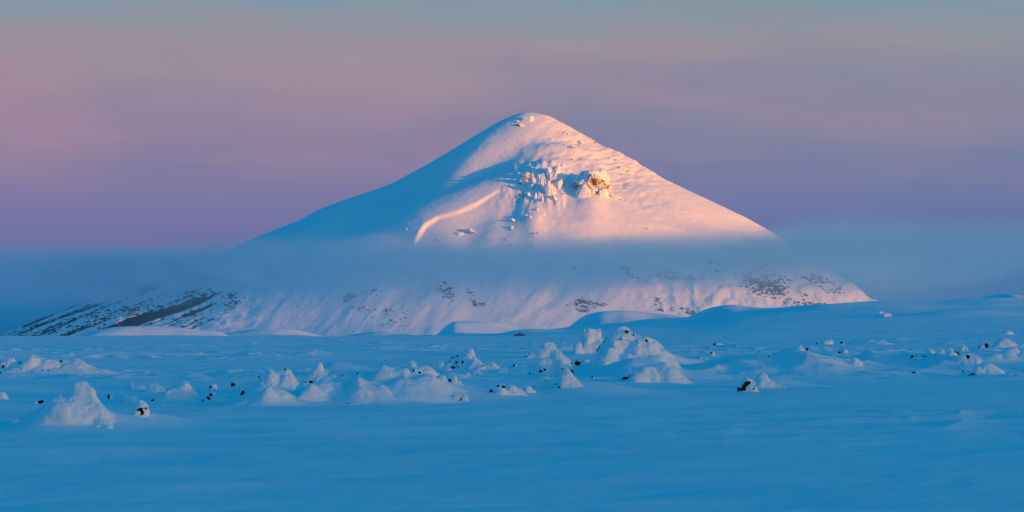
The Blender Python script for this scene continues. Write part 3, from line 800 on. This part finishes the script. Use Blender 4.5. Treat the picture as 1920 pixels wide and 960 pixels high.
bo('low white lump in front of the stone-sprinkled boulder', 703, [(892, 694, 16)], [(896, 702, 3)])
bo('tiny conical snow knob between the two lowest lumps', 704, [(876, 698, 8)])
bo('small round snow ball right of the stone-sprinkled boulder', 692, [(928, 681, 14)])
bo('pair of low white humps below the small round ball', 699, [(940, 690, 16), (946, 688, 10)], [(953, 689, 6)])
bo('flat white wedge with an upturned right end', 702, [(980, 690, 12), (958, 694, 30), (970, 695, 26)])
st('grey stone standing alone above the flat white wedge', 688, [(965, 683, 6)], [(964, 684, 5)])
bo('flat-topped white block with a rounded left edge, behind the leaning boulder', 671, [(1002, 651, 22), (1022, 652, 34), (1026, 643, 26), (1036, 655, 18)], [(987, 669, 4)], facet=6,
   layers=[(4, 345, '912 340 922 275 960 245 1010 240 1040 212 1090 203 1130 208 1160 245 1190 295'), (4, 346, '935 342 948 282 1000 262 1060 270 1110 250 1155 262 1150 320')])
bo('leaning white boulder with black stones at both flanks', 702, [(1040, 657, 26), (1042, 668, 44), (1056, 672, 30), (1020, 684, 30), (1005, 692, 26)],
   [(1021, 693, 6), (1014, 697, 5), (994, 701, 5), (1072, 681, 4), (1000, 703, 4)],
   layers=[(5, 600, '320 590 345 530 370 470 410 420 450 380 475 372 510 405 570 440 620 480 650 505 660 560'), (5, 645, '180 645 205 570 270 510 340 470 390 450 420 520 400 600')])
bo('tooth-shaped white boulder standing in front of the leaning boulder', 727, [(1062, 688, 22), (1062, 698, 32), (1052, 712, 24), (1078, 712, 24)], [(1048, 727, 4), (1043, 720, 4), (1072, 689, 6), (1083, 697, 4), (1055, 690, 4)],
   layers=[(5, 755, '478 735 498 660 528 580 570 548 612 560 640 620 690 680 740 730 775 752')])
bo('squat white block at the left foot of the tooth-shaped boulder', 724, [(1018, 706, 26), (1028, 710, 20)], [(1002, 722, 4)],
   layers=[(5, 745, '250 740 272 680 310 658 370 665 412 700 422 740')])
bo('small snow-capped rock with a black tip just right of the leaning boulder', 685, [(1083, 673, 9)], [(1083, 682, 8)])
bo('smallest capped rock between the leaning boulder and the cube-like block', 678, [(1099, 673, 9)], [(1093, 677, 4)])
bo('low hollow-topped snow lump with an upright black chip', 741, [(940, 721, 18), (952, 730, 30), (972, 729, 26), (962, 720, 20)], [(945, 727, 7), (934, 723, 4), (946, 722, 4)])
bo('small snow knob right of the hollow-topped lump', 737, [(988, 722, 14), (995, 730, 14)], [(981, 726, 3)])
st('small black stone alone in front, left of the hollow-topped lump', 736, [(922, 731, 6)], [(921, 733, 6)])
bo('small pale knob with a dark chip, low in the middle foreground', 752, [(872, 739, 10), (853, 741, 20)], [(865, 749, 6), (861, 751, 4)])
bo('large cube-like white block with a straight left side', 663, [(1106, 616, 34), (1128, 617, 34), (1118, 632, 50), (1102, 640, 28)], [(1089, 648, 3)], facet=7, smooth=5,
   layers=[(5, 385, '733 380 736 200 745 168 775 148 820 142 870 158 950 150 1045 160 1035 215 1000 250 960 300 910 372'), (5, 395, '738 385 745 300 800 250 860 280 900 370')])
bo('rounded lobe leaning on the left side of the cube-like block', 664, [(1084, 641, 20)], [(1073, 655, 4)],
   layers=[(5, 412, '645 405 655 320 690 285 728 275 745 330 740 400')])
bo_back('biggest white mound of the plain, stepped summit pricked with black stones', 697,
   [(1171, 613, 34, 668), (1165, 620, 46, 668), (1150, 632, 50, 675), (1200, 627, 50, 672), (1222, 636, 44, 675), (1190, 640, 90, 680), (1150, 648, 50, 690),
    (1180, 668, 90), (1225, 662, 60, 690), (1140, 668, 40)],
   [(1175, 624, 7), (1179, 621, 4), (1187, 629, 6), (1213, 640, 7), (1137, 634, 4), (1132, 641, 4), (1124, 652, 5), (1120, 656, 5), (1174, 637, 3), (1194, 638, 3), (1226, 643, 3), (1165, 636, 3)],
   layers=[(5, 340, '905 370 935 305 1000 240 1050 200 1090 150 1150 130 1200 130 1240 150 1247 190 1300 203 1380 205 1450 230 1510 270 1570 310 1645 372'), (5, 345, '1150 330 1200 260 1270 240 1330 262 1400 250 1480 280 1550 335'), (5, 440, '880 470 920 385 990 340 1060 318 1110 330 1150 372 1280 345 1400 335 1560 350 1650 390 1720 440'), (5, 590, '895 598 935 505 980 450 1040 435 1150 430 1300 402 1400 402 1450 440 1560 440 1600 480 1700 520 1770 570'), (5, 560, '1130 540 1180 440 1260 420 1330 440 1330 540')])
bo('low white mound with a black cave-like gap at its left end', 717, [(1215, 683, 50), (1240, 681, 50), (1255, 690, 50), (1196, 694, 36), (1226, 694, 80)],
   [(1170, 709, 9), (1176, 706, 9), (1180, 703, 7), (1165, 711, 6), (1199, 721, 4)],
   layers=[(5, 705, '1235 695 1268 612 1330 552 1400 530 1500 525 1590 503 1660 513 1705 550 1760 590 1815 630 1830 680'), (5, 716, '1470 700 1530 615 1575 560 1640 550 1705 590 1775 650')])
st('tiny black stone right below the biggest mound', 709, [(1112, 706, 5)], [(1110, 707, 4)])
# right half
bo('pointed white hump on the long drift, left of the second one', 678, [(1424, 653, 26), (1432, 662, 30), (1416, 664, 28)], [(1441, 668, 3)],
   layers=[(6, 350, '720 345 740 308 770 275 800 250 840 278 866 300 876 345'), (6, 460, '665 440 690 380 740 350 830 345 900 345 975 338 985 370')])
bo('second pointed hump on the long drift with a dark notch at its tip', 672, [(1498, 647, 18), (1500, 656, 38), (1484, 662, 26)], [(1513, 656, 5)],
   layers=[(6, 340, '1065 325 1100 270 1130 230 1155 220 1180 250 1222 262 1226 295 1240 320')])
dr('long smooth drift tailing away to the right below the pointed humps', 700, [(1410, 672, 80, 695), (1480, 668, 110, 695), (1560, 680, 100, 700), (1350, 682, 80)], rough=0.1,
   layers=[(6, 490, '320 410 400 410 520 372 600 352 680 360 800 380 1000 362 1080 315 1140 292 1250 290 1400 335 1530 380 1700 430 1900 480')])
bo('white-topped boulder with a bare black front, alone on the open plain', 735, [(1398, 708, 26), (1408, 714, 24), (1392, 718, 24)],
   [(1396, 722, 11), (1392, 727, 10), (1385, 731, 7), (1400, 720, 8), (1415, 724, 4), (1413, 729, 4)],
   layers=[(6, 636, '578 640 600 590 630 540 665 518 710 527 745 535 757 590 755 625')])
bo('rounded snow hump close behind the bare black-fronted boulder', 727, [(1428, 700, 24), (1436, 708, 32), (1455, 718, 30)],
   layers=[(6, 622, '748 600 756 505 790 477 830 482 865 525 930 560 1015 598')])
bo('small forked snow lump left of the pointed humps', 673, [(1313, 661, 9), (1322, 664, 9)], [(1308, 664, 3)])
bo('tiny capped stone above and right of the forked lump', 666, [(1335, 659, 10)], [(1334, 662, 4)])
st('dark stone with a white fleck, farther off above the forked lump', 647, [(1347, 643, 10)], [(1338, 645, 5)])
st('black stone beside a slanting bright snow streak, nearer of the far right group', 646, [(1548, 637, 22)], [(1532, 643, 5)])
st('black stone at the left end of the long snow streak', 646, [(1578, 642, 8)], [(1577, 643, 5)])
bo('little snow knob beside a black stone, above the white ball', 662, [(1584, 655, 10)], [(1574, 659, 6), (1578, 655, 3)])
bo('bright round snow ball on the right end of the long drift', 687, [(1604, 671, 19)], [(1609, 681, 2)], rough=0.08, facet=0, skirt=False)
bo('pale pink-white hump on the far right plain, just under the horizon', 594, [(1650, 584, 16), (1660, 587, 16)])
dr('long thin bright snow streak on the right-hand slope', 645, [(1600, 640, 40), (1630, 638, 44), (1650, 637, 24)])
st('scatter of dim dark stones on the right, left of the small snow knobs', 673, [(1722, 667, 14), (1712, 668, 10)], [(1712, 664, 5), (1709, 670, 4), (1732, 662, 4), (1728, 668, 3), (1718, 663, 3)])
bo('small white block with a black stone at its left, right-hand field', 664, [(1762, 655, 15)], [(1754, 663, 4)],
   layers=[(7, 497, '948 482 970 462 1002 453 1006 480')])
bo('plain low white knob left of the small block with the black stone', 662, [(1745, 655, 12)])
bo('wedge-shaped snow block leaning to the right, right-hand field', 668, [(1776, 652, 16), (1784, 657, 20)], [(1794, 661, 6), (1790, 657, 4)],
   layers=[(7, 520, '1012 482 1035 445 1065 442 1090 468 1115 495')])
bo('slanting white ramp of snow behind the wedge-shaped block', 660, [(1806, 646, 12), (1800, 652, 14)], [(1822, 654, 3)],
   layers=[(7, 482, '1128 480 1150 445 1185 410 1207 425 1222 458')])
bo('pointed snow spike beside a clump of black rock on the right', 654, [(1838, 643, 9), (1848, 639, 7), (1842, 648, 12)], [(1847, 648, 8), (1851, 650, 6), (1835, 646, 4)],
   layers=[(7, 447, '1322 438 1335 392 1350 402 1366 425 1380 374 1394 405 1400 440')])
bo('grey mound with a round black stone in its middle, right-hand field', 682, [(1808, 662, 30), (1820, 664, 34), (1830, 669, 14)], [(1816, 670, 8), (1814, 668, 5), (1803, 682, 3)],
   layers=[(7, 572, '1115 565 1140 510 1200 488 1260 490 1290 520 1318 548')])
dr('long bright ramp of snow at the right edge, running up to the right', 676, [(1850, 668, 30), (1870, 662, 36), (1890, 655, 36), (1900, 648, 26)],
   layers=[(7, 556, '1345 548 1400 515 1480 503 1540 470 1600 440 1655 438 1620 500')])
bo('dim broad mound at the right edge above the bright ramp', 652, [(1885, 634, 26), (1895, 640, 40), (1872, 639, 20)],
   layers=[(7, 500, '1470 382 1530 360 1570 350 1610 390 1680 410 1735 390')])
bo('low white slab with a black stone at its left end, at the right edge', 677, [(1905, 665, 26), (1895, 669, 16)], [(1886, 675, 5)],
   layers=[(7, 560, '1562 552 1610 520 1680 500 1735 480')])
bo('arched snow hump with a cluster of upright black stones on its left', 700, [(1852, 681, 24), (1862, 688, 34), (1838, 690, 26), (1872, 694, 26)],
   [(1807, 700, 7), (1806, 697, 6), (1815, 696, 7), (1820, 703, 7), (1825, 703, 5)],
   layers=[(7, 670, '1248 660 1290 603 1340 590 1390 573 1440 590 1500 630 1555 672'), (7, 668, '1360 650 1370 610 1400 598 1424 635')])
st('solitary black stone on the open snow right of the long drift', 701, [(1719, 696, 7)], [(1714, 698, 7)])
bo('tiny white knob right of the arched hump', 703, [(1893, 699, 7)])
bo('small far white hump near the right edge, highest of that side', 628, [(1888, 620, 16), (1880, 624, 14)])

# dark withered shrub far out on the plain
def shrub():
    loc, _, _, _ = hit(gbvh, 975, 630)
    k = loc.y / F
    root = bpy.data.objects.new('shrub', None); C.objects.link(root); root.location = loc
    rnd = random.Random(5)
    m = bpy.data.materials.new('withered_twigs'); nt, p, g = principled(m)
    n = N(nt, 'ShaderNodeTexNoise'); n.inputs['Scale'].default_value = 3.0; nt.links.new(g.outputs['Position'], n.inputs['Vector'])
    nt.links.new(mixc(nt, n.outputs[0], (0.012, 0.011, 0.014, 1), (0.045, 0.035, 0.035, 1)), p.inputs['Base Color']); p.inputs['Roughness'].default_value = 0.9
    V = []; Fc = []
    for i in range(170):
        x = rnd.gauss(0, 7.5) * k; y = rnd.gauss(0, 6) * k
        if abs(x) > 15 * k: continue
        h = (7.5 * math.exp(-(x / (10 * k)) ** 2) + 1.5) * k * rnd.uniform(.5, 1.1); w = 0.22 * k
        lx, ly = rnd.gauss(0, .35) * h, rnd.gauss(0, .35) * h
        z = -0.1; o = len(V)
        for (a, b) in ((w, 0), (-w * .5, w * .87), (-w * .5, -w * .87)): V.append((x + a, y + b, z))
        for (a, b) in ((w, 0), (-w * .5, w * .87), (-w * .5, -w * .87)): V.append((x + a * .6 + lx * .5, y + b * .6 + ly * .5, h * .6))
        V.append((x + lx, y + ly, h))
        for q in range(3):
            r = (q + 1) % 3; Fc += [(o + q, o + r, o + 3 + r, o + 3 + q), (o + 3 + q, o + 3 + r, o + 6)]
    me = bpy.data.meshes.new('twigs'); me.from_pydata(V, [], Fc); me.materials.append(m)
    t = bpy.data.objects.new('twigs', me); C.objects.link(t); t.parent = root; t['kind'] = 'stuff'
    tag(root, 'dark withered shrub alone on the snow in front of the mountain foot', 'shrub')
shrub()
print('tris', sum(sum(len(p.vertices) - 2 for p in o.data.polygons) for o in C.objects if o.type == 'MESH' and o.name in ('snowfield', 'mountain', 'shade_hill')), sum(len(o.data.polygons) * 2 for o in C.objects if o.name.startswith('snow_cap')))
